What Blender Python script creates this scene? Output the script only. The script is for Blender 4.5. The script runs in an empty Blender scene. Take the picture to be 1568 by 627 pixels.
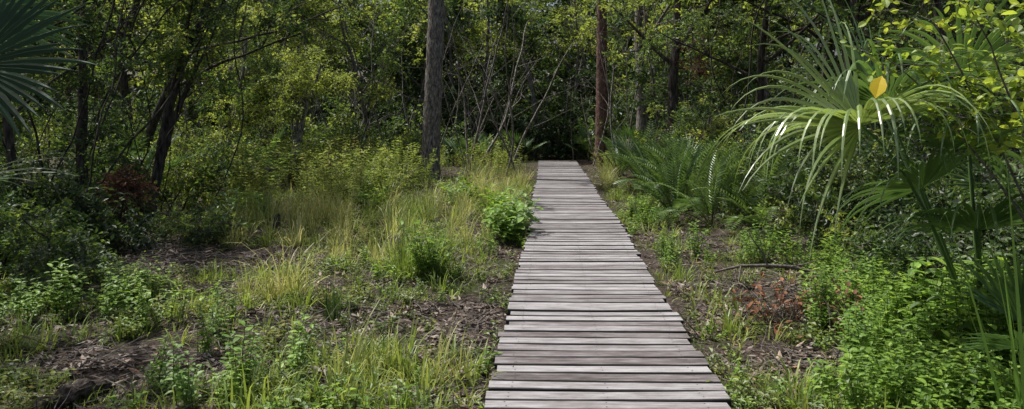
import bpy, math, random
import numpy as np
from mathutils import Vector, Matrix, noise, Euler
random.seed(11)
R=random.random
def U(a,b): return a+(b-a)*random.random()
scene=bpy.context.scene
UP=Vector((0,0,1))

# ------------------------------------------------------------------ helpers
class MB:
    def __init__(s): s.v=[]; s.f=[]; s.m=[]
    def build(s,name,mats,smooth=False,link=True,coll=None,parent=None):
        me=bpy.data.meshes.new(name); me.from_pydata(s.v,[],s.f)
        for m in mats: me.materials.append(m)
        me.polygons.foreach_set('material_index',s.m)
        me.polygons.foreach_set('use_smooth',[smooth]*len(s.f))
        me.update()
        ob=bpy.data.objects.new(name,me)
        if coll is not None: coll.objects.link(ob)
        elif link: scene.collection.objects.link(ob)
        if parent: ob.parent=parent
        return ob

def rvec():
    while True:
        v=Vector((U(-1,1),U(-1,1),U(-1,1)))
        if 0.05<v.length<1: return v.normalized()

def tube(mb,pts,rad,seg=6,mat=0,cap=False,rough=0):
    n=len(pts); base=len(mb.v); ref=None
    for i in range(n):
        t=(pts[min(i+1,n-1)]-pts[max(i-1,0)])
        t=t.normalized() if t.length>1e-9 else UP.copy()
        if ref is None:
            ref=Vector((1,0,0)) if abs(t.x)<.8 else Vector((0,1,0))
        a=(ref-t*ref.dot(t)).normalized(); ref=a; b=t.cross(a)
        for k in range(seg):
            th=2*math.pi*k/seg
            rr=rad[i]*(1+(U(-rough,rough) if rough else 0))
            mb.v.append(tuple(pts[i]+(a*math.cos(th)+b*math.sin(th))*rr))
    for i in range(n-1):
        for k in range(seg):
            k2=(k+1)%seg
            mb.f.append((base+i*seg+k,base+i*seg+k2,base+(i+1)*seg+k2,base+(i+1)*seg+k)); mb.m.append(mat)
    if cap:
        mb.f.append(tuple(base+k for k in range(seg))[::-1]); mb.m.append(mat)
        mb.f.append(tuple(base+(n-1)*seg+k for k in range(seg))); mb.m.append(mat)

def leaf(mb,p,d,up,L,W,hi=False,mat=0,fold=.25,droop=.15):
    d=d.normalized(); s=d.cross(up)
    if s.length<1e-3: s=d.cross(Vector((1,0.3,0)))
    s.normalize(); n=s.cross(d)
    b=len(mb.v)
    if not hi:
        mb.v+= [tuple(p),tuple(p+d*L*.45+s*W*.5+n*W*fold*.5),tuple(p+d*L-n*L*droop),tuple(p+d*L*.45-s*W*.5+n*W*fold*.5)]
        mb.f+=[(b,b+1,b+2),(b,b+2,b+3)]; mb.m+=[mat,mat]
    else:
        prof=[(.12,.35),(.35,.95),(.6,1.0),(.83,.6)]
        mb.v.append(tuple(p))
        for t,w in prof:
            c=p+d*L*t-n*L*droop*t*t
            mb.v+= [tuple(c+s*W*.5*w+n*W*fold*w*.5),tuple(c),tuple(c-s*W*.5*w+n*W*fold*w*.5)]
        mb.v.append(tuple(p+d*L-n*L*droop))
        e=b+1+3*len(prof)
        F=[(b,b+1,b+2),(b,b+2,b+3)]
        for i in range(len(prof)-1):
            q=b+1+3*i
            F+=[(q,q+3,q+4,q+1),(q+1,q+4,q+5,q+2)]
        q=b+1+3*(len(prof)-1)
        F+=[(q,e,q+1),(q+1,e,q+2)]
        mb.f+=F; mb.m+=[mat]*len(F)

def blade(mb,p,az,lean,L,W,segs=5,g=1.2,mat=0,fold=.0):
    d=Vector((math.cos(az)*math.sin(lean),math.sin(az)*math.sin(lean),math.cos(lean)))
    s=Vector((-math.sin(az),math.cos(az),0)); tw=U(-.6,.6)
    s=(s*math.cos(tw)+d*math.sin(tw)*.5).normalized()
    b=len(mb.v); q=p.copy()
    for i in range(segs+1):
        t=i/segs; w=W*(1-t**1.6)*.5*(0.6+.4*min(1,t*4))
        if i==segs: w=W*.03
        mb.v+=[tuple(q+s*w),tuple(q-s*w)]
        d=(d+Vector((0,0,-g*t/segs*1.3))).normalized()
        q=q+d*L/segs
    for i in range(segs):
        mb.f.append((b+2*i,b+2*i+1,b+2*i+3,b+2*i+2)); mb.m.append(mat)

# ------------------------------------------------------------------ materials
def newmat(name):
    m=bpy.data.materials.new(name); m.use_nodes=True; nt=m.node_tree
    for n in list(nt.nodes): nt.nodes.remove(n)
    return m,nt,nt.nodes.new('ShaderNodeOutputMaterial')
def ramp(nt,fac,stops):
    r=nt.nodes.new('ShaderNodeValToRGB'); e=r.color_ramp.elements
    while len(e)<len(stops): e.new(.5)
    for i,(p,c) in enumerate(stops):
        e[i].position=p; e[i].color=(*c,1)
    nt.links.new(fac,r.inputs[0]); return r.outputs[0]
def noise_tex(nt,vec,scale,detail=4,rough=.6):
    n=nt.nodes.new('ShaderNodeTexNoise'); n.inputs['Scale'].default_value=scale
    n.inputs['Detail'].default_value=detail; n.inputs['Roughness'].default_value=rough
    if vec is not None: nt.links.new(vec,n.inputs['Vector'])
    return n.outputs['Fac']
def mathn(nt,op,a,b):
    n=nt.nodes.new('ShaderNodeMath'); n.operation=op
    for i,x in enumerate((a,b)):
        if isinstance(x,(int,float)): n.inputs[i].default_value=x
        else: nt.links.new(x,n.inputs[i])
    return n.outputs[0]

def leafmat(name,stops,trans=.4,rough=.5,gl=.035,tint=(1.5,1.4,.95),vary=.7,gain=1.0,real=False):
    stops=[(p,tuple(c*gain for c in col)) for p,col in stops]
    m,nt,out=newmat(name)
    ge=nt.nodes.new('ShaderNodeNewGeometry')
    if real:
        at=nt.nodes.new('ShaderNodeAttribute'); at.attribute_name='rnd'; rn=at.outputs['Fac']
    else:
        oi=nt.nodes.new('ShaderNodeObjectInfo'); rn=oi.outputs['Random']
    f=mathn(nt,'ADD',mathn(nt,'MULTIPLY',rn,.6),mathn(nt,'MULTIPLY',ge.outputs['Random Per Island'],.4))
    col=ramp(nt,f,stops)
    v=mathn(nt,'ADD',mathn(nt,'MULTIPLY',ge.outputs['Random Per Island'],vary),1-vary/2)
    sc=nt.nodes.new('ShaderNodeVectorMath'); sc.operation='SCALE'; nt.links.new(col,sc.inputs[0]); nt.links.new(v,sc.inputs['Scale'])
    df=nt.nodes.new('ShaderNodeBsdfDiffuse'); nt.links.new(sc.outputs[0],df.inputs['Color'])
    tr=nt.nodes.new('ShaderNodeBsdfTranslucent')
    mu=nt.nodes.new('ShaderNodeVectorMath'); mu.operation='MULTIPLY'; nt.links.new(sc.outputs[0],mu.inputs[0]); mu.inputs[1].default_value=tint
    nt.links.new(mu.outputs[0],tr.inputs['Color'])
    ms=nt.nodes.new('ShaderNodeMixShader'); ms.inputs[0].default_value=trans
    nt.links.new(df.outputs[0],ms.inputs[1]); nt.links.new(tr.outputs[0],ms.inputs[2])
    g=nt.nodes.new('ShaderNodeBsdfGlossy'); g.inputs['Roughness'].default_value=rough; g.inputs['Color'].default_value=(1,1,1,1)
    m2=nt.nodes.new('ShaderNodeMixShader'); m2.inputs[0].default_value=gl
    nt.links.new(ms.outputs[0],m2.inputs[1]); nt.links.new(g.outputs[0],m2.inputs[2])
    nt.links.new(m2.outputs[0],out.inputs[0]); return m

def barkmat(name,stops,scale=(14,14,3),bump=.6,rough=.9):
    m,nt,out=newmat(name)
    tc=nt.nodes.new('ShaderNodeTexCoord'); mp=nt.nodes.new('ShaderNodeMapping')
    mp.inputs['Scale'].default_value=scale; nt.links.new(tc.outputs['Object'],mp.inputs[0])
    f=noise_tex(nt,mp.outputs[0],1.5,6,.7)
    col=ramp(nt,f,stops)
    pb=nt.nodes.new('ShaderNodeBsdfPrincipled'); nt.links.new(col,pb.inputs['Base Color'])
    pb.inputs['Roughness'].default_value=rough; pb.inputs['Specular IOR Level'].default_value=.15
    bp=nt.nodes.new('ShaderNodeBump'); bp.inputs['Strength'].default_value=bump; bp.inputs['Distance'].default_value=.03
    nt.links.new(f,bp.inputs['Height']); nt.links.new(bp.outputs[0],pb.inputs['Normal'])
    nt.links.new(pb.outputs[0],out.inputs[0]); return m

m_dark=leafmat('leaf_dark',[(0,(.022,.048,.015)),(.5,(.042,.082,.022)),(1,(.08,.13,.034))],.42,real=True)
m_mid=leafmat('leaf_mid',[(0,(.048,.10,.022)),(.5,(.10,.17,.036)),(1,(.175,.24,.052))],.5,real=True)
m_bright=leafmat('leaf_bright',[(0,(.14,.22,.04)),(.5,(.25,.32,.065)),(1,(.38,.43,.10))],.54,real=True)
m_sap=leafmat('leaf_sapling',[(0,(.14,.23,.035)),(.5,(.25,.34,.05)),(1,(.38,.43,.07))],.54)
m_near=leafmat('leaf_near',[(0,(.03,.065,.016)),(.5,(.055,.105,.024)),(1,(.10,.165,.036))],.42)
m_far=leafmat('leaf_far',[(0,(.045,.095,.027)),(.6,(.115,.18,.046)),(1,(.20,.26,.07))],.5,real=True)
m_weed=leafmat('weed_leaf',[(0,(.10,.20,.03)),(.6,(.18,.31,.046)),(1,(.27,.39,.06))],.48)
m_cover=leafmat('cover_leaf',[(0,(.07,.13,.025)),(.6,(.15,.21,.04)),(.9,(.22,.23,.065)),(1,(.21,.13,.06))],.42)
m_grass=leafmat('grass_blade',[(0,(.10,.18,.03)),(.5,(.2,.28,.055)),(1,(.31,.34,.10))],.44)
m_ygrass=leafmat('grass_yellow',[(0,(.22,.29,.06)),(.5,(.38,.40,.13)),(1,(.5,.45,.23))],.44,tint=(1.3,1.28,.95))
m_gold=leafmat('tall_weed_leaf',[(0,(.12,.19,.04)),(.5,(.24,.31,.075)),(.8,(.35,.37,.12)),(1,(.23,.13,.06))],.44,tint=(1.3,1.28,.9),vary=.8)
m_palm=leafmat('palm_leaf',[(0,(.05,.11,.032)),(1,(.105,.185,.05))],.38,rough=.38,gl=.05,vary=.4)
m_fern=leafmat('coontie_leaf',[(0,(.055,.12,.032)),(1,(.13,.21,.055))],.4,rough=.4,gl=.04,vary=.5)
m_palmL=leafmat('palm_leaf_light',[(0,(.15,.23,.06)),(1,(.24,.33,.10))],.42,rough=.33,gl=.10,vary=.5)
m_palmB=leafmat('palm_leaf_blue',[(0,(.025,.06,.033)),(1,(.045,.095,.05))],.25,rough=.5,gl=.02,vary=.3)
m_dead=leafmat('dead_leaf',[(0,(.05,.037,.03)),(.4,(.14,.105,.083)),(.75,(.29,.245,.21)),(1,(.25,.14,.075))],.15,rough=.7,gl=.02,tint=(1,1,1))
m_redbrown=leafmat('red_brown_leaf',[(0,(.08,.03,.018)),(1,(.24,.11,.055))],.25,rough=.7,gl=.02,tint=(1,1,1))
m_yellow=leafmat('yellow_leaf',[(0,(.85,.62,.02)),(1,(.9,.66,.02))],.55,tint=(1.1,1.05,.6),vary=.1)
m_bark=barkmat('bark_grey',[(.36,(.035,.03,.026)),(.5,(.16,.142,.125)),(.62,(.33,.305,.28))],(20,20,5),1)
m_barkd=barkmat('bark_dark',[(.36,(.014,.012,.010)),(.5,(.055,.046,.039)),(.66,(.13,.115,.10))])
m_barkr=barkmat('bark_red',[(.36,(.04,.02,.015)),(.5,(.14,.082,.065)),(.64,(.25,.17,.15))],(14,14,6),1)
m_twig=barkmat('twig',[(.35,(.05,.042,.035)),(.65,(.2,.178,.155))],(20,20,20),.2)
m_stem=barkmat('green_stem',[(.3,(.05,.07,.025)),(.8,(.11,.12,.05))],(20,20,20),.1,.6)
m_log=barkmat('log_wood',[(.36,(.02,.015,.012)),(.5,(.07,.055,.046)),(.64,(.16,.135,.115))],(20,8,20),1)

# deck wood
def deckmat(name,gain):
    m,nt,out=newmat(name)
    tc=nt.nodes.new('ShaderNodeTexCoord'); ge=nt.nodes.new('ShaderNodeNewGeometry')
    cx=nt.nodes.new('ShaderNodeCombineXYZ'); r10=mathn(nt,'MULTIPLY',ge.outputs['Random Per Island'],37.)
    nt.links.new(r10,cx.inputs[0]); nt.links.new(r10,cx.inputs[2])
    va=nt.nodes.new('ShaderNodeVectorMath'); va.operation='ADD'
    nt.links.new(tc.outputs['Object'],va.inputs[0]); nt.links.new(cx.outputs[0],va.inputs[1])
    mp=nt.nodes.new('ShaderNodeMapping'); mp.inputs['Scale'].default_value=(1.8,50,20); nt.links.new(va.outputs[0],mp.inputs[0])
    grain=noise_tex(nt,mp.outputs[0],1.6,6,.72)
    mp2=nt.nodes.new('ShaderNodeMapping'); mp2.inputs['Scale'].default_value=(2.2,7,1); nt.links.new(va.outputs[0],mp2.inputs[0])
    blot=noise_tex(nt,mp2.outputs[0],1.6,5,.7)
    f=mathn(nt,'ADD',mathn(nt,'MULTIPLY',grain,.55),mathn(nt,'MULTIPLY',blot,.45))
    f=mathn(nt,'ADD',f,mathn(nt,'MULTIPLY',mathn(nt,'SUBTRACT',ge.outputs['Random Per Island'],.5),.19))
    S=[(.32,(.04,.033,.031)),(.43,(.105,.092,.09)),(.52,(.18,.17,.171)),(.66,(.30,.294,.298))]
    col=ramp(nt,f,[(p,tuple(c*gain for c in q)) for p,q in S])
    pb=nt.nodes.new('ShaderNodeBsdfPrincipled'); nt.links.new(col,pb.inputs['Base Color']); pb.inputs['Roughness'].default_value=.7
    pb.inputs['Specular IOR Level'].default_value=.3
    bp=nt.nodes.new('ShaderNodeBump'); bp.inputs['Strength'].default_value=.6; bp.inputs['Distance'].default_value=.01
    nt.links.new(grain,bp.inputs['Height']); nt.links.new(bp.outputs[0],pb.inputs['Normal']); nt.links.new(pb.outputs[0],out.inputs[0])
    return m
m_deck=deckmat('weathered_wood',1.27); m_edge=deckmat('gap_shade_wood',.12)  # m_edge: plank sides coloured dark so the gaps read as shadow lines
m_nail,nt,out=newmat('nail_steel')
pb=nt.nodes.new('ShaderNodeBsdfPrincipled'); nt.links.new(ramp(nt,noise_tex(nt,None,30),[(.3,(.03,.02,.018)),(.7,(.1,.08,.07))]),pb.inputs['Base Color'])
pb.inputs['Metallic'].default_value=.5; nt.links.new(pb.outputs[0],out.inputs[0])

# ground
m_ground,nt,out=newmat('forest_soil')
tc=nt.nodes.new('ShaderNodeTexCoord')
n1=noise_tex(nt,tc.outputs['Object'],.9,5,.6); n2=noise_tex(nt,tc.outputs['Object'],28,5,.7)
soil=ramp(nt,n2,[(.32,(.014,.010,.008)),(.5,(.055,.043,.035)),(.62,(.12,.096,.08)),(.78,(.22,.185,.16))])
moss=ramp(nt,n2,[(.3,(.015,.02,.008)),(.6,(.06,.075,.025)),(.8,(.12,.12,.05))])
mx=nt.nodes.new('ShaderNodeMix'); mx.data_type='RGBA'
nt.links.new(ramp(nt,n1,[(.48,(0,0,0)),(.6,(1,1,1))]),mx.inputs[0]); nt.links.new(soil,mx.inputs[6]); nt.links.new(moss,mx.inputs[7])
pb=nt.nodes.new('ShaderNodeBsdfPrincipled'); nt.links.new(mx.outputs[2],pb.inputs['Base Color']); pb.inputs['Roughness'].default_value=.95
pb.inputs['Specular IOR Level'].default_value=.1
bp=nt.nodes.new('ShaderNodeBump'); bp.inputs['Strength'].default_value=1; bp.inputs['Distance'].default_value=.03
nt.links.new(n2,bp.inputs['Height']); nt.links.new(bp.outputs[0],pb.inputs['Normal']); nt.links.new(pb.outputs[0],out.inputs[0])

# ------------------------------------------------------------------ path of the boardwalk
PY=[0.6,3.97,5.92,8.07,11.1,14.8,18.7,22.5,26.5]
PX=[.30,.507,.625,.735,.935,1.05,1.27,1.42,1.59]
def deck_x(y): return float(np.interp(y,PY,PX))
def on_deck(x,y,m=.68): return y<26.9 and abs(x-deck_x(y))<m
def nz(x,y,s,o=0): return noise.noise(Vector((x*s+o,y*s-o,o*.7)))
def gh(x,y):
    h=.06*nz(x,y,.35)+.035*nz(x,y,1.1,5)+.015*nz(x,y,3.3,9)
    if y<28:
        d=abs(x-deck_x(y))
        k=min(1,max(0,(d-.6)/.8)); h=h*k-.02*(1-k)
    return h

def axis(lo,hi,a,b,fine,coarse):
    return list(np.arange(lo,a,coarse))+list(np.arange(a,b,fine))+list(np.arange(b,hi+coarse,coarse))
xs=axis(-300,300,-12,12,.2,16); ys=axis(-100,400,0,30,.2,16)
mb=MB()
for y in ys:
    for x in xs: mb.v.append((x,y,gh(x,y)))
nx=len(xs)
for j in range(len(ys)-1):
    for i in range(nx-1):
        a=j*nx+i; mb.f.append((a,a+1,a+nx+1,a+nx)); mb.m.append(0)
mb.build('ground',[m_ground],True)

# ------------------------------------------------------------------ boardwalk
boardwalk=bpy.data.objects.new('boardwalk',None); scene.collection.objects.link(boardwalk)
mb=MB(); nails=MB(); y=.7; TOP=.13
while y<26.4:
    w=U(.115,.136); cxx=deck_x(y)+U(-.016,.016); hl=.65+U(-.022,.022); hr=.65+U(-.022,.022)
    sl=(deck_x(y+.3)-deck_x(y-.3))/.6
    ang=-sl*.25+U(-.010,.010); zt=TOP+U(-.005,.005); tilt=U(-.04,.03); roll=U(-.005,.005); cup=U(0,.006)
    b=len(mb.v); NS=8
    wf=[U(-.004,.004) for _ in range(NS+1)]; wb=[U(-.004,.004) for _ in range(NS+1)]
    for i in range(NS+1):
        t=i/NS; lx=-hl+(hl+hr)*t
        for (ly,lz) in ((-w/2+wf[i],-.035),(-w/2+wf[i],-.005),(-w/2+.006+wf[i],0),(w/2-.006+wb[i],0),(w/2+wb[i],-.005),(w/2+wb[i],-.035)):
            X=cxx+lx*math.cos(ang)-ly*math.sin(ang); Y=y+w/2+lx*math.sin(ang)+ly*math.cos(ang)
            mb.v.append((X,Y,zt+lz+ly*tilt+lx*roll+cup*(abs(t-.5)*2)**2))
    for i in range(NS):
        for k in range(6):
            k2=(k+1)%6; a=b+i*6
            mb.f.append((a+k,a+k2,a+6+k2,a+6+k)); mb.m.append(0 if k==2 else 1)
    mb.f.append(tuple(b+k for k in range(6))[::-1]); mb.f.append(tuple(b+NS*6+k for k in range(6))); mb.m+=[0,0]
    if y<12:
        for lx in (-.53,0.0,.53):
            for ly in (-.032,.032):
                c=Vector((cxx+lx+U(-.01,.01),y+w/2+ly+lx*math.sin(ang),zt+.0008+ly*tilt+lx*roll+cup*(lx/.65)**2))
                q=len(nails.v)
                for k in range(6): nails.v.append((c.x+.005*math.cos(k*1.047),c.y+.005*math.sin(k*1.047),c.z+.001))
                nails.f.append(tuple(range(q,q+6))); nails.m.append(0)
    y+=w+U(.012,.028)
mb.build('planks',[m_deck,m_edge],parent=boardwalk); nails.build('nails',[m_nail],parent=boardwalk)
mb=MB()
for off in (-.5,0,.5):
    yy=.7
    while yy<26:
        y2=min(yy+1.5,26.3); c=[]
        for (Y) in (yy,y2):
            X=deck_x(Y)+off
            for dx,dz in ((-.03,-.05),(.03,-.05),(.03,-.16),(-.03,-.16)): c.append((X+dx,Y,TOP+dz))
        b=len(mb.v); mb.v+=c
        for k in range(4):
            k2=(k+1)%4; mb.f.append((b+k,b+k2,b+4+k2,b+4+k)); mb.m.append(0)
        yy=y2
mb.build('stringers',[m_barkd],parent=boardwalk)

# ------------------------------------------------------------------ prototype collections
def clump_coll(name,mat,n=150,rad=.5,L=.09,W=.045,k=4,hi=False,twigs=14,upb=1.0,twr=.004):
    c=bpy.data.collections.new(name)
    for j in range(k):
        mb=MB()
        per=max(1,n//twigs)
        for t in range(twigs):
            d=rvec(); d.z=d.z*.7+.15; d.normalize()
            Lt=rad*U(.55,1.05); p=rvec()*rad*.15; pts=[p.copy()]
            for s in range(4):
                d=(d+rvec()*.28).normalized(); p=p+d*Lt/4; pts.append(p.copy())
            tube(mb,[pts[0],pts[2],pts[4]],[twr,twr*.7,twr*.3],3,1)
            for q in range(per):
                u=(.2+.8*(q+R())/per)*4; i=min(3,int(u)); pp=pts[i].lerp(pts[i+1],u-i)
                dd=(pts[i+1]-pts[i]).normalized()
                ld=(dd*.6+rvec()).normalized(); ld.z*=.6
                sc=U(.6,1.2)
                leaf(mb,pp+rvec()*.015,ld,(UP*upb+rvec()*.8).normalized(),L*sc,W*sc,hi,0,droop=U(.05,.3))
        mb.build(name+'_clump',[mat,m_twig],coll=c)
    return c
c_far=clump_coll('far_foliage',m_far,110,.65,.13,.07,twigs=9)
c_fard=clump_coll('fardark_foliage',m_dark,110,.65,.15,.085,twigs=9)
c_farb=clump_coll('farbright_foliage',m_bright,90,.6,.12,.062,twigs=9)
c_mid=clump_coll('mid_foliage',m_mid,130,.42,.075,.042,twigs=11)
c_dark=clump_coll('dark_foliage',m_dark,130,.42,.08,.045,twigs=11)
c_bri=clump_coll('bright_foliage',m_bright,120,.38,.068,.038,twigs=11)
REAL={'far_foliage','fardark_foliage','farbright_foliage','mid_foliage','dark_foliage','bright_foliage'}
c_red=clump_coll('brown_foliage',m_redbrown,80,.35,.09,.04,2)
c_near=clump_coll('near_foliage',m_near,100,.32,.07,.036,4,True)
c_sap=clump_coll('sapling_foliage',m_sap,34,.26,.065,.04,4,True,twigs=6,twr=.003)

def weed_coll(name,mat,h,stems,L,W,gap,k=4,hi=True,spread=.35,narrow=False):
    c=bpy.data.collections.new(name)
    for j in range(k):
        mb=MB()
        for s in range(stems):
            p=Vector((U(-1,1),U(-1,1),0))*h*.18; d=(UP+Vector((U(-1,1),U(-1,1),0))*spread).normalized()
            H=h*U(.5,1.15); n=max(3,int(H/gap)); pts=[p.copy()]; az=R()*6
            for i in range(n):
                d=(d+rvec()*.12+UP*.03).normalized(); p=p+d*H/n; pts.append(p.copy())
            tube(mb,pts,[.0035*(1-.7*i/n) for i in range(n+1)],3,1)
            for i in range(1,n+1):
                az+=1.57+U(-.3,.3)
                for o in ((0,3.14) if not narrow else (0,2.1,4.2)):
                    a=az+o+U(-.3,.3); el=U(0,.7)
                    ld=Vector((math.cos(a)*math.cos(el),math.sin(a)*math.cos(el),math.sin(el)))
                    sc=U(.6,1.15)*(1 if i<n else .7)*(0.6+.4*min(1,i/3))
                    leaf(mb,pts[i],ld,UP,L*sc,W*sc,hi,0,droop=U(.1,.5))
        mb.build(name+'_plant',[mat,m_stem],coll=c)
    return c
c_weed=weed_coll('leafy_weed',m_weed,.42,7,.06,.032,.035)
c_low=weed_coll('low_weed',m_cover,.13,6,.045,.026,.025,spread=.9,hi=False)
c_lowg=weed_coll('low_green_weed',m_weed,.16,5,.05,.028,.03,spread=.8,hi=False)
c_gold=weed_coll('tall_weed',m_gold,.95,6,.085,.026,.05,6,False,.55,True)
c_broad=weed_coll('broad_weed',m_weed,.5,6,.12,.07,.07,3,True,.6)

def grass_coll(name,mat,n,L,W,lean,g,k=4,r=.05,segs=5):
    c=bpy.data.collections.new(name)
    for j in range(k):
        mb=MB()
        for i in range(n):
            a=R()*6.283; rr=r*math.sqrt(R())
            blade(mb,Vector((rr*math.cos(a),rr*math.sin(a),-.01)),a+U(-.6,.6),abs(random.gauss(0,1))*lean,L*U(.45,1.15),W*U(.6,1.2),segs,g)
        mb.build(name+'_tuft',[mat],coll=c)
    return c
c_gs=grass_coll('short_grass',m_grass,26,.14,.008,.7,1.8,r=.11,segs=3)
c_gb=grass_coll('broad_grass',m_grass,24,.25,.015,.85,2.6,r=.08,segs=4)
c_gy=grass_coll('yellow_grass',m_ygrass,38,.62,.014,.75,3.0,r=.09,segs=5)
c_gt=grass_coll('tall_grass',m_ygrass,40,.85,.014,.55,2.6,r=.13,segs=6)
c_gg=grass_coll('green_tall_grass',m_grass,60,.7,.012,.55,2.6,r=.13,segs=6)
c_gd=grass_coll('dark_tuft',m_near,90,.38,.008,.16,.5,r=.07,segs=4,k=1)

# litter prototypes
c_lit=bpy.data.collections.new('litter')
for j in range(6):
    mb=MB()
    for i in range(22):
        p=Vector((U(-.15,.15),U(-.15,.15),U(.003,.03)))
        d=Vector((U(-1,1),U(-1,1),U(-.2,.25)))
        leaf(mb,p,d,(UP+rvec()*.5).normalized(),U(.03,.09),U(.012,.035),False,0,fold=U(-.4,.5),droop=U(-.3,.4))
    for i in range(4):
        p=Vector((U(-.15,.15),U(-.15,.15),.012)); d=Vector((U(-1,1),U(-1,1),U(-.05,.15))).normalized()
        pts=[p]
        for s in range(4): d=(d+rvec()*.25).normalized(); pts.append(pts[-1]+d*.06)
        tube(mb,pts,[.004,.0035,.003,.002,.001],3,1)
    mb.build('litter_bits',[m_dead,m_twig],coll=c_lit)

def frond(mb,L=1.0,lw=.16,lean=.5,n=34,mat=0,az=0,g=1.2,wid=.013,z0=0):
    d=Vector((math.cos(az)*math.sin(lean),math.sin(az)*math.sin(lean),math.cos(lean)))
    side=Vector((-math.sin(az),math.cos(az),0)); p=Vector((0,0,z0)); pts=[p.copy()]
    for i in range(n):
        d=(d+Vector((0,0,-g*(i/n)/n*1.6))).normalized(); p=p+d*L/n; pts.append(p.copy())
        t=i/n
        if t>.15:
            l=lw*math.sin(min(1,(t-.1)*1.15)*math.pi)**.5 if t<.97 else lw*.3
            nrm=side.cross(d)
            for s in (-1,1):
                leaf(mb,p,(side*s+d*.55+nrm*.25*(-1)),-nrm if nrm.z<0 else nrm,l*U(.85,1.1),wid,False,mat,droop=.15)
    tube(mb,pts,[.006*(1-.8*i/n) for i in range(n+1)],3,1)
c_fern=bpy.data.collections.new('coontie')
for j in range(4):
    mb=MB()
    for i in range(13): frond(mb,U(.7,1.15),U(.12,.17),abs(random.gauss(.55,.35)),30,0,i*2.4+R(),U(1.0,2.2),.02)
    mb.build('coontie_plant',[m_fern,m_stem],coll=c_fern)

# fan palm leaf
def fan(mb,o,axis,side,Rr,n=34,spread=2.2,droop=1.2,w=.034,mat=0,join=.4,lo=.75,gv=(.6,1.5),ddir=Vector((0,0,-1)),cup=.22):
    axis=axis.normalized(); side=(side-axis*side.dot(axis)).normalized(); nrm=axis.cross(side)
    if nrm.z<0: nrm=-nrm
    K=12
    for i in range(n):
        u=(i/(n-1)*2-1); a=u*spread
        d=axis*math.cos(a)+side*math.sin(a)+nrm*(cup*abs(math.sin(a)))
        d.normalize(); L=Rr*(lo+(1-lo)*math.cos(a*.7))*U(.82,1.1); g=droop*U(*gv)
        s0=(-axis*math.sin(a)+side*math.cos(a)).normalized()
        p=o.copy(); b=len(mb.v)
        hw=2*spread/(n-1)*.52
        for k in range(K+1):
            t=k/K
            ww=min(hw*L*t, w*.62) if t<join else w*.62*(1-(t-join)/(1-join))**.75
            ww=max(ww,.0006)
            pl=.35
            mb.v+=[tuple(p+s0*ww-nrm*ww*pl),tuple(p+nrm*ww*pl),tuple(p-s0*ww-nrm*ww*pl)]
            d=(d+ddir*(g*max(0,t-.15)**1.3/K*2.2)+rvec()*.015).normalized()
            p=p+d*L/K
        for k in range(K):
            q=b+3*k; mb.f+=[(q,q+3,q+4,q+1),(q+1,q+4,q+5,q+2)]; mb.m+=[mat,mat]
def petiole(mb,a,b,r=.012,mat=1,sag=.15):
    m=(a+b)/2+Vector((0,0,sag)); pts=[]
    for i in range(9):
        t=i/8; pts.append(a*(1-t)**2+m*2*t*(1-t)+b*t*t)
    tube(mb,pts,[r*(1.3-.5*i/8) for i in range(9)],5,mat)
    return (pts[-1]-pts[-3]).normalized()

c_palm=bpy.data.collections.new('palmetto')
for j in range(3):
    mb=MB()
    for i in range(8):
        az=i*2.4+R(); el=U(.5,1.3); h=U(.4,.9)
        tip=Vector((math.cos(az)*math.cos(el),math.sin(az)*math.cos(el),math.sin(el)))*h
        dd=petiole(mb,Vector((0,0,0)),tip,.008,1,.05)
        fan(mb,tip,dd,Vector((-math.sin(az),math.cos(az),0)),U(.35,.5),22,1.9,.7,.026)
    mb.build('palmetto_plant',[m_palm,m_stem],coll=c_palm)

# ------------------------------------------------------------------ scatter (instances on points)
NG={}
def group_for(coll):
    if coll.name in NG: return NG[coll.name]
    ng=bpy.data.node_groups.new('instances_'+coll.name,'GeometryNodeTree')
    ng.interface.new_socket('Geometry',in_out='INPUT',socket_type='NodeSocketGeometry')
    ng.interface.new_socket('Geometry',in_out='OUTPUT',socket_type='NodeSocketGeometry')
    N=ng.nodes; Lk=ng.links
    gi=N.new('NodeGroupInput'); go=N.new('NodeGroupOutput')
    ci=N.new('GeometryNodeCollectionInfo'); ci.inputs['Collection'].default_value=coll
    ci.inputs['Separate Children'].default_value=True; ci.inputs['Reset Children'].default_value=True
    io=N.new('GeometryNodeInstanceOnPoints'); io.inputs['Pick Instance'].default_value=True
    def at(nm,ty):
        a=N.new('GeometryNodeInputNamedAttribute'); a.data_type=ty; a.inputs['Name'].default_value=nm
        return [o for o in a.outputs if o.enabled and o.name=='Attribute'][0]
    er=N.new('FunctionNodeEulerToRotation')
    Lk.new(gi.outputs[0],io.inputs['Points']); Lk.new(ci.outputs[0],io.inputs['Instance'])
    Lk.new(at('rot','FLOAT_VECTOR'),er.inputs[0]); Lk.new(er.outputs[0],io.inputs['Rotation'])
    Lk.new(at('scl','FLOAT_VECTOR'),io.inputs['Scale']); Lk.new(at('idx','INT'),io.inputs['Instance Index'])
    if coll.name in REAL:
        ri=N.new('GeometryNodeRealizeInstances'); Lk.new(io.outputs[0],ri.inputs[0]); Lk.new(ri.outputs[0],go.inputs[0])
    else: Lk.new(io.outputs[0],go.inputs[0])
    NG[coll.name]=ng; return ng
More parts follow.
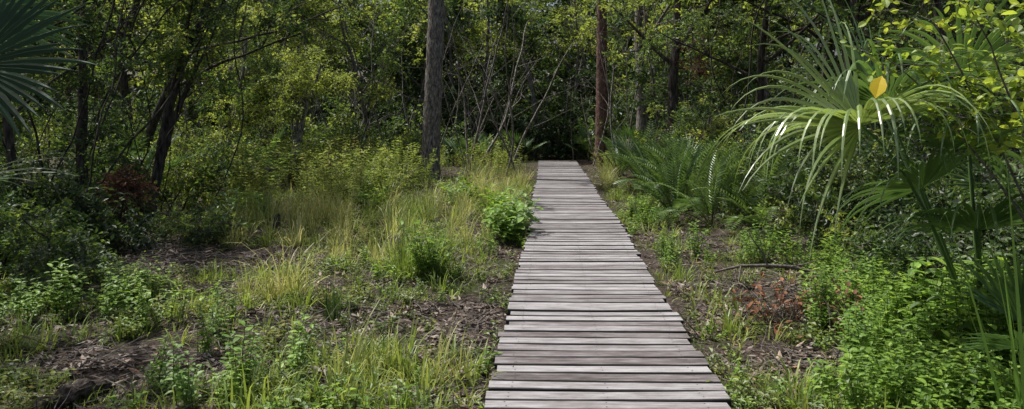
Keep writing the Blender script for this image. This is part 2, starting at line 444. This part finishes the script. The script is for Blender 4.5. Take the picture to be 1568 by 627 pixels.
def scatter(name,coll,items,parent=None):
    if not items: return
    me=bpy.data.meshes.new(name); me.from_pydata([tuple(i[0]) for i in items],[],[])
    rt=np.array([i[1] for i in items],dtype=np.float32).ravel()
    sc=np.array([i[2] if isinstance(i[2],tuple) else (i[2],)*3 for i in items],dtype=np.float32).ravel()
    a=me.attributes.new('rot','FLOAT_VECTOR','POINT'); a.data.foreach_set('vector',rt)
    a=me.attributes.new('scl','FLOAT_VECTOR','POINT'); a.data.foreach_set('vector',sc)
    a=me.attributes.new('rnd','FLOAT','POINT'); a.data.foreach_set('value',np.array([R() for _ in items],dtype=np.float32))
    k=len(coll.objects); a=me.attributes.new('idx','INT','POINT'); a.data.foreach_set('value',np.array([random.randrange(k) for _ in items],dtype=np.int32))
    ob=bpy.data.objects.new(name,me); scene.collection.objects.link(ob)
    md=ob.modifiers.new('instances','NODES'); md.node_group=group_for(coll)
    if parent: ob.parent=parent
    return ob
def rot3(): return (U(-.5,.5),U(-.5,.5),U(0,6.28))
def rotz(t=.12): return (U(-t,t),U(-t,t),U(0,6.28))

# ------------------------------------------------------------------ trees
def grow(mb,p,d,L,r,depth,tips,wob=.18,upb=.05,seg=6,kids=5,step=.3,start=.35,spread=.9,rend=.35,mat=0):
    n=max(4,int(L/step)); pts=[p.copy()]; rad=[r]; ds=[d.copy()]
    for i in range(n):
        d=(d+rvec()*wob+UP*upb).normalized(); p=p+d*(L/n); pts.append(p.copy()); ds.append(d.copy())
        rad.append(r*(1-(1-rend)*(i+1)/n))
    tube(mb,pts,rad,seg,mat)
    if depth==0:
        for i in range(1,n+1):
            if R()<.5 or i==n: tips.append(pts[i])
        return pts
    for k in range(kids):
        t=start+(1-start)*(k+R())/kids; i=min(n,int(t*n))
        s=rvec(); s=(s-ds[i]*s.dot(ds[i])).normalized()
        nd=(ds[i]*(1-spread*.6)+s*spread+UP*.15).normalized()
        grow(mb,pts[i],nd,L*U(.3,.5),rad[i]*.5,depth-1,tips,wob*1.15,upb,max(3,seg-1),max(2,kids-2),step,.3,spread,.3,mat)
    return pts
def tree(name,x,y,h,r,lean=(0,0),bark=None,colls=((1,None),),kids=7,start=.45,wob=.1,clump=1.0,depth=2,seg=8,spread=.9,rend=.3,keep=.62):
    mb=MB(); tips=[]
    b=Vector((x,y,gh(x,y)-.1)); d=Vector((lean[0],lean[1],1)).normalized()
    tube(mb,[b,b+d*.15,b+d*.45],[r*1.5,r*1.15,r*.95],seg,0)
    grow(mb,b+d*.3,d,h,r,depth,tips,wob,.03,seg,kids,.35,start,spread,rend)
    ob=mb.build(name,[bark or m_bark],True)
    tips=[t for t in tips if R()<keep]
    tot=sum(c[0] for c in colls); L=[[] for _ in colls]
    for t in tips:
        r_=R()*tot; k=0
        while r_>colls[k][0] and k<len(colls)-1: r_-=colls[k][0]; k+=1
        L[k].append((t+rvec()*.15,rot3(),clump*U(.7,1.25)))
    for (w,cc),its in zip(colls,L): scatter('foliage',cc,its,ob)
    return ob

def big_tree(name,x,y,h,r,lean,bark,crown_r,coll,top,curve=0,rough=.05):
    mb=MB(); pts=[];rad=[]
    for i in range(90):
        t=i/89; pts.append(Vector((x+lean[0]*t*h+curve*math.sin(t*5),y+lean[1]*t*h,gh(x,y)-.1+t*h)))
        rad.append(r*(1.0-.45*t)*(1+.5*math.exp(-t*h/.35)))
    tube(mb,pts,rad,20,0,rough=rough)
    tips=[]
    for k in range(12):
        i=int(89*(top+(1-top)*k/12)); s=Vector((math.cos(k*2.4),math.sin(k*2.4),U(.1,.5))).normalized()
        grow(mb,pts[i],s,crown_r*U(.6,1),r*.25,1,tips,.2,.05,5,3,.4,.3)
    ob=mb.build(name,[bark],True)
    scatter('foliage',coll,[(t,rot3(),U(.7,1.2)) for t in tips if R()<.6],ob)
big_tree('pine_tree',-2.2,20,13,.25,(.03,0),m_bark,2.0,c_far,.68,.06,.07)
big_tree('pine_tree',3.05,26,13,.21,(0,0),m_barkr,1.8,c_far,.7,.03,.08)

# left trees
DMM=((1,c_dark),(1.5,c_mid),(.7,c_bri)); DMK=((2,c_dark),(1,c_mid))
tree('oak_tree',-6.2,11,5.5,.085,(-.02,.02),m_barkd,DMM,8,.35,.13)
tree('oak_tree',-5.75,12,6,.09,(.09,0),m_barkd,DMM,8,.35,.12,keep=.7)
tree('oak_tree',-6.0,12.2,3.2,.06,(.35,0),m_barkd,((1,c_mid),),5,.5,.15,keep=.8)
tree('oak_tree',-5.9,9,5,.06,(.02,0),m_barkd,DMK,7,.3,.15,keep=.65)
tree('oak_tree',-5.3,7.3,4.6,.08,(-.12,0),m_barkd,DMK,7,.35,.13,keep=.65)
tree('oak_tree',-5.4,5.4,5.0,.10,(-.02,0),m_barkd,DMK,8,.4,.12,keep=.75)  # trunk out of frame, added to shade the left palm and near ground
tree('oak_tree',-7.2,14.5,7,.10,(.03,0),m_barkd,DMM,8,.3,.13,keep=.6)
tree('oak_tree',-8.5,17,8,.12,(.02,0),m_barkd,((1,c_mid),(1,c_bri)),9,.25,.13,keep=.55)
tree('oak_tree',-8.8,11.5,7,.10,(0,0),m_barkd,DMK,8,.3,.13,keep=.55)
tree('small_tree',-4.95,17,2.8,.085,(.0,0),m_bark,((1,c_bri),),7,.45,.15,.8,keep=.95)
tree('small_tree',-6.9,18,3.6,.08,(.05,0),m_bark,((2,c_bri),(1,c_mid)),8,.35,.15,.9,keep=.8)
tree('small_tree',-4.2,22,5.5,.08,(.03,0),m_bark,((1,c_farb),(1,c_far)),8,.35,.15,.8,keep=.5)
tree('small_tree',-6.6,23,6.5,.09,(.03,0),m_bark,((1,c_farb),(1,c_far)),8,.35,.15,.8,keep=.5)
# right trees
tree('oak_tree',4.3,20,7,.17,(-.03,0),m_barkd,((1,c_far),(1,c_farb)),8,.4,.08,keep=.6)
tree('oak_tree',4.1,24,8,.2,(.0,0),m_bark,((1,c_far),(1,c_farb)),8,.4,.07,keep=.55)
tree('oak_tree',5.45,12,5.5,.12,(-.13,0),m_barkd,DMM,8,.3,.12,keep=.65)
tree('oak_tree',5.6,9,5,.07,(-.05,0),m_barkd,((1,c_dark),(1,c_mid)),8,.35,.13,keep=.6)
tree('oak_tree',4.8,15,6,.10,(-.05,0),m_barkd,DMM,8,.3,.11,keep=.65)
tree('oak_tree',6.6,16,7,.12,(-.02,0),m_barkd,((1,c_mid),(1,c_dark)),9,.25,.13,keep=.55)
tree('oak_tree',7.5,12,6,.10,(-.02,0),m_barkd,((1,c_dark),),9,.25,.13,keep=.55)
tree('oak_tree',4.9,6.6,4.3,.06,(-.06,0),m_barkd,DMK,8,.3,.14,keep=.65)

# distant forest mass
mb=MB(); tips=[]
def add_forest(n,x0,x1,y0,y1,h0,h1,kids=6,st=.22):
    for i in range(n):
        x=x0+(x1-x0)*(i+R())/n; y=U(y0,y1); h=U(h0,h1)
        grow(mb,Vector((x,y,-.1)),Vector((U(-.1,.1),U(-.1,.1),1)).normalized(),h,U(.06,.14),2,tips,.12,.03,5,kids,.55,st)
add_forest(15,-13,11,29,34,5.5,8.5)
add_forest(14,-17,17,36,42,8,10)
add_forest(7,-17,-9,20,28,6,8)
add_forest(7,6,15,20,28,6,8.5)
add_forest(9,-26,26,45,52,9,11)
for i in range(125):
    x=U(-10,8); y=U(20,31)
    if abs(x-1.6)<1.0 and y<28: continue
    grow(mb,Vector((x,y,0)),Vector((U(-.4,.4),U(-.2,.2),1)).normalized(),U(2.5,6.5),U(.015,.045),1,[],.13,.02,4,4,.35,.3)
forest=mb.build('forest',[m_bark],True)
A=[];B=[];C=[]
for t in tips:
    if R()<.12: continue
    q=nz(t.x,t.z+t.y*.3,.5,3)+U(-.25,.25)
    it=(t+rvec()*.25,rot3(),U(.8,1.6))
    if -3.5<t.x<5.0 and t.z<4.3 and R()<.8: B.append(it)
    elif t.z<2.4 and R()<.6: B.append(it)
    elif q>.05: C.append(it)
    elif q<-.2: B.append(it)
    else: A.append(it)
for i in range(500):
    x=U(-26,26); y=U(34,48); z=abs(random.gauss(0,1))*1.8
    B.append((Vector((x,y,z+.2)),rot3(),U(1.4,2.3)))
for i in range(1050):
    x=U(-30,30); y=U(43,50); z=U(1.5,11)
    B.append((Vector((x,y,z)),rot3(),U(1.8,2.8)))
for i in range(240):
    x=U(-16,14); y=U(31,36); z=U(0,3.3)*R()
    B.append((Vector((x,y,z+.2)),rot3(),U(.9,1.6)))
scatter('foliage_mid',c_far,A,forest); scatter('foliage_dark',c_fard,B,forest); scatter('foliage_bright',c_farb,C,forest)

# ------------------------------------------------------------------ shrubs
def shrub(name,x,y,rx,ry,h,n,colls,sc=1.0,zb=.1,stems=10):
    mb=MB(); pos=[]; n=int(n*.72)
    for i in range(n):
        a=R()*6.283; rr=math.sqrt(R()); X=x+rx*rr*math.cos(a); Y=y+ry*rr*math.sin(a)
        top=h*(1-.45*rr*rr)*(.75+.7*max(-.6,nz(X,Y,.9,2)))
        Z=zb+(top-zb)*R()**.7
        if on_deck(X,Y,.95): continue
        pos.append(Vector((X,Y,Z+gh(X,Y))))
    for i in range(stems):
        if not pos: break
        q=random.choice(pos); b=Vector((q.x+U(-.3,.3),q.y+U(-.3,.3),gh(q.x,q.y)-.05))
        m=(b+q)/2+rvec()*.2; pts=[b,b.lerp(m,.5)+rvec()*.03,m,m.lerp(q,.5)+rvec()*.05,q]
        tube(mb,pts,[.016,.014,.012,.009,.005],5,0)
    ob=mb.build(name,[m_barkd],True)
    tot=sum(c[0] for c in colls); L=[[] for _ in colls]
    for p in pos:
        r=R()*tot; k=0
        while r>colls[k][0] and k<len(colls)-1: r-=colls[k][0]; k+=1
        L[k].append((p,rot3(),sc*U(.7,1.2)))
    for (w,cc),its in zip(colls,L): scatter('foliage',cc,its,ob)
    return ob
D=((1,c_dark),(.5,c_mid)); DM=((1,c_dark),(1,c_mid),(.25,c_bri)); MBr=((1,c_mid),(1,c_bri))
# left
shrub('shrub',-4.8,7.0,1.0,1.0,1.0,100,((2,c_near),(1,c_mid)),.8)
shrub('shrub',-5.8,8.6,1.2,1.0,1.2,110,D)
shrub('shrub',-4.3,9.6,.8,.8,.7,50,DM,.8)
shrub('shrub',-7.4,11,2.0,1.8,2.4,180,DM)
shrub('shrub',-6.2,14,1.6,1.4,1.9,130,MBr)
shrub('shrub',-9.5,15,2.5,2.5,3.5,190,DM)
shrub('shrub',-6.5,19,2.4,1.6,2.1,150,MBr)
shrub('shrub',-3.8,20.5,1.4,1.4,2.0,110,((1.5,c_mid),(1,c_bri)))
shrub('shrub',-9,24,4,2,3,150,((1,c_far),(1,c_farb)))
shrub('shrub',-3,27,3,1.2,1.8,80,((1,c_fard),(1,c_far)))
shrub('shrub',1.2,30.5,3.5,1.2,2.8,190,((4,c_fard),(1,c_far)))
shrub('shrub',-3.0,15.6,.8,.7,1.35,60,((1,c_mid),(1.5,c_bri)),.75)
# right
shrub('shrub',4.6,27,1.8,1.8,3.2,110,((1,c_fard),(1,c_far)))
shrub('shrub',5.2,20,1.9,2,3.0,150,((1,c_mid),(1,c_dark),(.8,c_bri)))
shrub('shrub',4.6,16,1.3,1.6,2.4,140,((1,c_dark),(1,c_mid),(.6,c_bri)))
shrub('shrub',4.9,12.2,1.5,1.5,2.1,180,DM)
shrub('shrub',7.2,13,2,2,3.2,150,D)
shrub('shrub',4.4,9.2,1.2,1.0,1.5,140,DM,.9)
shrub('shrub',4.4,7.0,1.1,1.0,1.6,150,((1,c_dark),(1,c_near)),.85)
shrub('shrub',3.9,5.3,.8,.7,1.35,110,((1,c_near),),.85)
shrub('dead_bush',-5.0,9.75,.22,.2,1.25,22,((1,c_red),),.75,.7)
shrub('dead_bush',4.0,17.5,.5,.4,2.2,30,((1,c_red),),.9,1.2)
shrub('dead_bush',4.6,19.5,.5,.4,4.6,20,((1,c_red),),.9,3.8)

its=[]
for (x,y,s) in ((2.65,12.2,1.3),(3.1,13.4,1.5),(3.4,11.8,1.35),(2.8,14.4,1.45),(3.6,10.8,1.2),(2.9,16.0,1.4),(3.4,15.2,1.6),(3.2,18.5,1.4),(3.0,11.4,1.15),(2.9,20.5,1.4)):
    its.append((Vector((x,y,gh(x,y))),rotz(),s))
scatter('coontie_plants',c_fern,its)
its=[]
for (x,y,s) in ((3.6,14.2,1.3),(3.2,17,1.4),(-6.8,13,1.4),(4.4,10.8,1.3),(5.2,10,1.5),(3.6,22,1.4),(-8,9.8,1.5),(-1.5,25,1.2),(4.9,8.0,1.3),(-5.6,16.5,1.3),(.2,28.5,1.2),(2.9,28.6,1.2)):
    its.append((Vector((x,y,gh(x,y))),rotz(),s))
scatter('palmetto_undergrowth',c_palm,its)

# ------------------------------------------------------------------ foreground fan palms
X,Y_,Z=Vector((1,0,0)),Vector((0,1,0)),UP
mb=MB()
base=Vector((3.05,4.9,0.05))
h1=Vector((2.12,4.6,1.60)); petiole(mb,base,h1,.010,2,.5)
fan(mb,h1,Vector((-.85,-.15,.38)),Vector((.22,.5,.85)),1.08,22,1.2,2.1,.030,0,.18,.95,(.3,2.0))
fan(mb,h1,Vector((-.5,-.70,.25)),Vector((.85,-.4,.1)),1.0,32,1.7,4.4,.030,0,.18,.95,(.6,1.6))
h2=Vector((2.42,4.9,1.72)); petiole(mb,base,h2,.010,2,.1)
fan(mb,h2,Vector((.1,-.5,.35)),X,.95,32,1.8,3.6,.032,2,.25)
h3=Vector((2.78,4.6,1.45)); petiole(mb,base,h3,.010,2,.1)
fan(mb,h3,Vector((.3,-.6,.35)),X,.95,28,1.9,3.4,.030,2,.25)
h4=Vector((2.6,5.4,1.8)); petiole(mb,base,h4,.010,2,.1)
fan(mb,h4,Vector((-.35,.1,.8)),Vector((.5,.5,0)),.8,28,1.9,1.0,.030,2,.35)
h5=Vector((2.6,4.8,1.2)); petiole(mb,base,h5,.010,2,.1)
fan(mb,h5,Vector((-.6,-.5,.3)),Vector((.4,-.4,.4)),.8,22,1.7,3.4,.028,2,.22)
h6=Vector((3.15,5.3,1.95)); petiole(mb,base,h6,.010,2,.1)
fan(mb,h6,Vector((.2,-.5,.6)),X,.9,28,1.9,2.4,.032,2,.3)
h7=Vector((2.9,4.7,.95)); petiole(mb,base,h7,.010,2,.05)
fan(mb,h7,Vector((-.2,-.7,.5)),X,.75,24,1.8,2.8,.030,2,.25)
mb.build('cabbage_palm',[m_palmL,m_stem,m_palm])
mb=MB(); base=Vector((-3.6,4.5,0.05))
h1=Vector((-2.93,4.1,1.93)); petiole(mb,base,h1,.012,1,.2)
fan(mb,h1,Vector((.95,-.1,.05)),Vector((.05,.35,.9)),.68,34,1.75,.35,.036,0,.5,cup=.12)
h2=Vector((-3.3,4.3,1.22)); petiole(mb,base,h2,.012,1,.2)
fan(mb,h2,Vector((.8,.1,.2)),Vector((.1,.9,.2)),.74,11,.7,.9,.016,2,.3)
h3=Vector((-3.5,4.9,2.3)); petiole(mb,base,h3,.012,1,.2)
fan(mb,h3,Vector((.4,-.2,.5)),Vector((1,.3,0)),.7,28,1.7,.7,.034,0,.5)
mb.build('cabbage_palm',[m_palmB,m_stem,m_palm])
mb=MB(); base=Vector((2.75,3.8,0.0))
for (hx,hy,hz,ax,sd,rr,n,sp) in ((2.50,3.7,.52,Vector((-.2,-.7,.5)),X,.36,26,1.9),(2.7,4.0,.55,Vector((.2,-.2,.9)),X,.5,22,1.2)):
    h=Vector((hx,hy,hz)); petiole(mb,base,h,.009,1,.05); fan(mb,h,ax,sd,rr,n,sp,.6,.026,0,.45)
mb.build('saw_palmetto',[m_palm,m_stem])
mb=MB()
for i in range(14):
    blade(mb,Vector((2.34+U(-.06,.12),3.5+U(-.1,.1),.05)),U(2.2,3.8) if R()<.8 else U(-1,1),U(.03,.34),U(.9,1.45),.030,10,.7)
mb.build('sword_leaf_plant',[m_weed])

# sapling with sparse bright leaves (upper right)
mb=MB(); tips=[]
for (tx,tz) in ((2.15,2.05),(2.35,2.25),(2.55,1.9),(2.7,2.4),(2.45,1.65),(2.75,1.55),(2.2,2.45),(2.9,2.0)):
    a=Vector((3.1,4.3,1.0+U(-.3,.5))); b=Vector((tx,4.1+U(-.35,.4),tz)); p=[]
    m=(a+b)/2+Vector((0,0,.25))
    for i in range(9):
        t=i/8; p.append(a*(1-t)**2+m*2*t*(1-t)+b*t*t+rvec()*.012)
        if i>3: tips.append(p[-1])
    tube(mb,p,[.009*(1-.08*i) for i in range(9)],5)
tube(mb,[Vector((3.15,4.3,-.1)),Vector((3.1,4.3,.7)),Vector((3.12,4.3,1.4)),Vector((3.05,4.25,2.6))],[.03,.025,.02,.012],7)
sap=mb.build('sapling_tree',[m_twig],True)
scatter('foliage',c_sap,[(t+rvec()*.05,rot3(),U(.75,1.1)) for t in tips if R()<.85],sap)
mb=MB()
tube(mb,[Vector((2.45,4.4,1.95)),Vector((2.25,4.3,1.95)),Vector((2.08,4.1,1.93)),Vector((1.95,3.98,1.86))],[.004,.003,.002,.0015],4,1)
leaf(mb,Vector((1.91,3.98,1.75)),Vector((.03,0,.12)),Vector((-.7,-.8,.1)),.125,.085,True,0,.2,.1)
mb.build('yellow_leaf',[m_yellow,m_twig])

# ------------------------------------------------------------------ ground cover
LIT=[(-3.5,8.6,1.3,.9),(-.32,6.3,.40,1.7),(2.3,6.7,.9,.9),(2.3,10,.7,1.5),(-1.1,5.9,.6,.45),(-3.4,10.6,1.4,.5),(-.2,10.5,.35,1.6),(-2.4,7.3,.9,.35),(-.55,4.3,.35,.3),(-2.5,5.0,.6,.5),(-1.6,8.8,.6,.5),(-1.9,4.0,.4,.3),(1.9,5.2,.35,.6)]
def litter(x,y):
    m=0
    for cx_,cy_,a,b in LIT:
        m=max(m,1.35-((x-cx_)/a)**2-((y-cy_)/b)**2)
    return max(0,min(1,m+1.2*nz(x,y,1.7,4)+.1))
def sample(n,x0,x1,y0,y1,dens,s0,s1,t=.15,margin=.68,zo=0):
    out=[]
    for i in range(n):
        y=y0+(y1-y0)*R()**1.5; hw=.8+y*.70
        x=U(max(x0,-hw),min(x1,hw))
        if on_deck(x,y,margin): continue
        if R()<dens(x,y):
            s=U(s0,s1); out.append((Vector((x,y,gh(x,y)+zo)),rotz(t),s))
    return out
scatter('short_grass',c_gs,sample(5200,-9,7,2.6,20,lambda x,y:(1-litter(x,y))*min(1,max(.06,.45+1.8*nz(x,y,.9,1))),.5,1.3))
scatter('broad_grass',c_gb,sample(4000,-9,7,2.6,18,lambda x,y:(1-litter(x,y))*min(1,max(.0,.15+2.4*nz(x,y,.9,7))),.5,1.2))
scatter('low_weeds',c_low,sample(5000,-9,7,2.6,20,lambda x,y:(1-.9*litter(x,y))*min(1,max(.12,.55+1.5*nz(x,y,1.1,12))),.5,1.3))
scatter('low_green_weeds',c_lowg,sample(2600,-9,7,2.6,16,lambda x,y:(1-litter(x,y))*min(1,max(.05,.3+2*nz(x,y,.9,21))),.5,1.3))
scatter('leaf_litter',c_lit,sample(4800,-9,7,2.6,24,lambda x,y:min(1,.3+litter(x,y)),.8,1.4,.15,.66,.0))

def patch(name,coll,lst,s0,s1,t=.12,mg=.8):
    its=[]
    for (cx_,cy_,rx,ry,n) in lst:
        for i in range(n):
            a=R()*6.283; rr=math.sqrt(R()); x=cx_+rx*rr*math.cos(a); y=cy_+ry*rr*math.sin(a)
            if on_deck(x,y,mg): continue
            its.append((Vector((x,y,gh(x,y))),rotz(t),U(s0,s1)))
    scatter(name,coll,its)
patch('leafy_weeds',c_weed,[(2.75,4.3,.75,.9,180),(3.2,5.8,.9,1.0,110),(2.1,3.6,.5,.5,36),(3.6,7.5,.7,.9,50),(2.9,8.6,.4,.6,12),
     (-1.7,4.5,.6,.3,9),(-3.6,6.4,.6,.8,24),(-2.5,5.6,.6,.5,8),(1.95,8.6,.35,.6,10),(2.2,11.8,.4,.9,18),(-.15,9,.2,.6,5)],.45,1.1)
patch('tall_leafy_weeds',c_weed,[(3.1,4.8,.6,.5,50),(3.5,4.2,.4,.4,16),(-.85,7.7,.12,.12,3)],1.2,1.8)
patch('tall_weeds',c_gold,[(-3.2,14.8,1.0,1.1,30),(-4.7,13.6,.6,.6,10),(-2.9,17.5,1.0,.8,18),(-.4,20,.6,1.6,12),(-4.2,17.2,.8,.8,16),(-2.5,13.6,.5,.5,8)],.65,1.4,.25,1.0)
patch('green_shrub_weeds',c_broad,[(.02,10.2,.15,.35,8),(-.1,11.3,.2,.3,5),(-2.4,13,.3,.3,5),(-1.1,14.5,.4,.4,5),(-4.2,12,.4,.4,7)],.8,1.25,.3,.62)
patch('yellow_grass',c_gy,[(-3.4,11.8,1.1,.7,40),(-2.1,6.7,.3,.2,10),(-2.6,13,1.5,1.0,34),(-.9,13.5,.9,1.6,28),(-2.0,10.4,.8,.7,16),(-.6,10.5,.5,1.0,9),(-.7,4.75,.4,.25,5),(-3.1,9.8,.8,.4,8),(-2.0,8.6,.7,.5,8),(-4.5,15,1.2,1,10)],.5,1.15)
patch('tall_grass',c_gt,[(-.6,15.5,.6,1.6,16),(-1.3,8.2,.3,.25,3),(-3.3,12.4,.9,.6,10),(.1,19,.6,2.2,14),(2.6,19,.4,3,6)],.6,1.0,.25)
patch('grass_clump',c_gg,[(-.98,7.85,.2,.2,9),(-.3,12,.3,.6,5),(-1.6,12,.7,.8,9),(-3.9,10.9,.6,.5,5)],.65,1.05)
scatter('dark_grass_tuft',c_gd,[(Vector((-1.45,6.15,0)),(0,0,0),1.0)])
patch('edge_grass',c_gb,[(-.65,4.6,.45,.6,46),(1.75,3.9,.3,.8,26),(1.75,6,.2,1,10),(-.6,8,.3,1.5,12),(1.95,10.5,.25,2.5,22),(2.5,16,.4,4,36),(.1,16,.3,4,34),(-1.2,4.3,.5,.3,20)],.7,1.3,.15,.7)
patch('distant_undergrowth',c_gold,[(-1,25,3,2.5,26),(1.2,29,2.5,1.0,8),(3.2,24,.6,3,14)],.5,.9,.2,1.0)

# ------------------------------------------------------------------ dead wood
mb=MB()
pts=[Vector((2.0,7.5,.12)),Vector((2.25,7.45,.19)),Vector((2.5,7.42,.20)),Vector((2.72,7.4,.19)),Vector((2.95,7.4,.14)),Vector((3.05,7.3,.0))]
tube(mb,pts,[.010,.015,.018,.020,.02,.02],7)
tube(mb,[pts[2],Vector((2.45,7.4,.32)),Vector((2.36,7.45,.46)),Vector((2.3,7.4,.55))],[.011,.009,.006,.003],5)
tube(mb,[pts[1],Vector((2.15,7.2,.07)),Vector((1.95,7.0,.03))],[.008,.006,.003],5)
tube(mb,[pts[3],Vector((2.8,7.2,.26)),Vector((2.95,7.1,.34))],[.008,.006,.003],5)
mb.build('dead_branch',[m_twig],True)
mb=MB()
for i in range(110):
    p=Vector((2.3+random.gauss(0,.24),6.1+random.gauss(0,.24),U(0,.1))); d=(rvec()+UP*.7).normalized(); q=[p]
    for s in range(4): d=(d+rvec()*.35-UP*.12).normalized(); q.append(q[-1]+d*U(.05,.12))
    tube(mb,q,[.004,.0035,.003,.002,.001],3,0)
    for s in range(3): leaf(mb,q[random.randrange(1,5)],rvec(),UP,U(.04,.08),U(.02,.04),True,1)
mb.build('brush_pile',[m_twig,m_redbrown],False)
mb=MB(); pts=[]
for i in range(14):
    t=i/13; pts.append(Vector((-2.62+.16*t+.02*math.sin(6*t),4.15+.5*t,.03+.03*math.sin(4*t))))
tube(mb,pts,[.05+.012*math.sin(i*1.7) for i in range(14)],14,0,True,.15)
mb.build('dead_log',[m_log],False)
mb=MB(); p=Vector((-3.55,11.2,-.05))
tube(mb,[p,p+Vector((.02,0,.12)),p+Vector((.06,0,.22)),p+Vector((.11,0,.27))],[.12,.10,.07,.02],10,0,True,.2)
mb.build('tree_stump',[m_barkd],False)
mb=MB()
for i in range(190):
    r_=R()
    if r_<.42: x,y=U(-4.4,-2.3),U(7.6,9.6)
    elif r_<.84: x,y=U(1.7,3.2),U(4.8,11)
    else: x,y=U(-3,-.2),U(4,7)
    a=R()*6.28; d=Vector((math.cos(a),math.sin(a),U(-.02,.12))); q=[Vector((x,y,gh(x,y)+.02))]
    for s in range(5): d=(d+rvec()*.18).normalized(); d.z=abs(d.z)*.4; q.append(q[-1]+d*U(.05,.16))
    r0=U(.004,.012)
    if any(on_deck(k.x,k.y,.7) for k in q): continue
    tube(mb,q,[r0*(1-.15*k) for k in range(6)],4,0)
mb.build('fallen_sticks',[m_twig],False)
mb=MB()
for i in range(26):
    x=U(-7.5,-4.9); y=U(9,13); p=Vector((x,y,0)); d=Vector((U(-.3,.3),U(-.2,.2),1)).normalized(); q=[p]
    for s in range(16): d=(d+rvec()*.22+UP*.05).normalized(); q.append(q[-1]+d*.3)
    tube(mb,q,[U(.006,.016)]*17,5,0)
for i in range(22):
    x=U(4.2,7.5); y=U(9,16); p=Vector((x,y,0)); d=Vector((U(-.5,.3),U(-.2,.2),1)).normalized(); q=[p]
    for s in range(16): d=(d+rvec()*.22+UP*.05).normalized(); q.append(q[-1]+d*.3)
    tube(mb,q,[U(.006,.016)]*17,5,0)
mb.build('woody_vines',[m_barkd],True)

# ------------------------------------------------------------------ light, world, camera
EL=math.radians(62); AZ=math.atan2(-.75,.4)   # azimuth clockwise from +Y
sd=Vector((math.sin(AZ)*math.cos(EL),math.cos(AZ)*math.cos(EL),math.sin(EL)))
w=bpy.data.worlds.new('World'); scene.world=w; w.use_nodes=True; nt=w.node_tree
for n in list(nt.nodes): nt.nodes.remove(n)
o=nt.nodes.new('ShaderNodeOutputWorld'); bg=nt.nodes.new('ShaderNodeBackground'); sk=nt.nodes.new('ShaderNodeTexSky')
sk.sky_type='NISHITA'; sk.sun_disc=False; sk.sun_elevation=EL; sk.sun_rotation=AZ%(2*math.pi); sk.dust_density=6; sk.air_density=1
bg.inputs['Strength'].default_value=.13
nt.links.new(sk.outputs[0],bg.inputs[0]); nt.links.new(bg.outputs[0],o.inputs[0])
ld=bpy.data.lights.new('sun','SUN'); ld.energy=5; ld.angle=math.radians(.5); ld.color=(1,.975,.93)
sun=bpy.data.objects.new('sun',ld); scene.collection.objects.link(sun)
sun.rotation_euler=(-sd).to_track_quat('-Z','Y').to_euler(); sun.location=(0,0,30)
cd=bpy.data.cameras.new('camera'); cam=bpy.data.objects.new('camera',cd); scene.collection.objects.link(cam)
cam.location=(0,0,1.65); cam.rotation_euler=(math.radians(90),0,0)
cd.sensor_width=36; cd.lens=26.63; cd.shift_y=-.0851; cd.clip_end=1500; cd.clip_start=.05
scene.camera=cam
scene.view_settings.view_transform='Standard'; scene.view_settings.look='None'; scene.view_settings.exposure=0
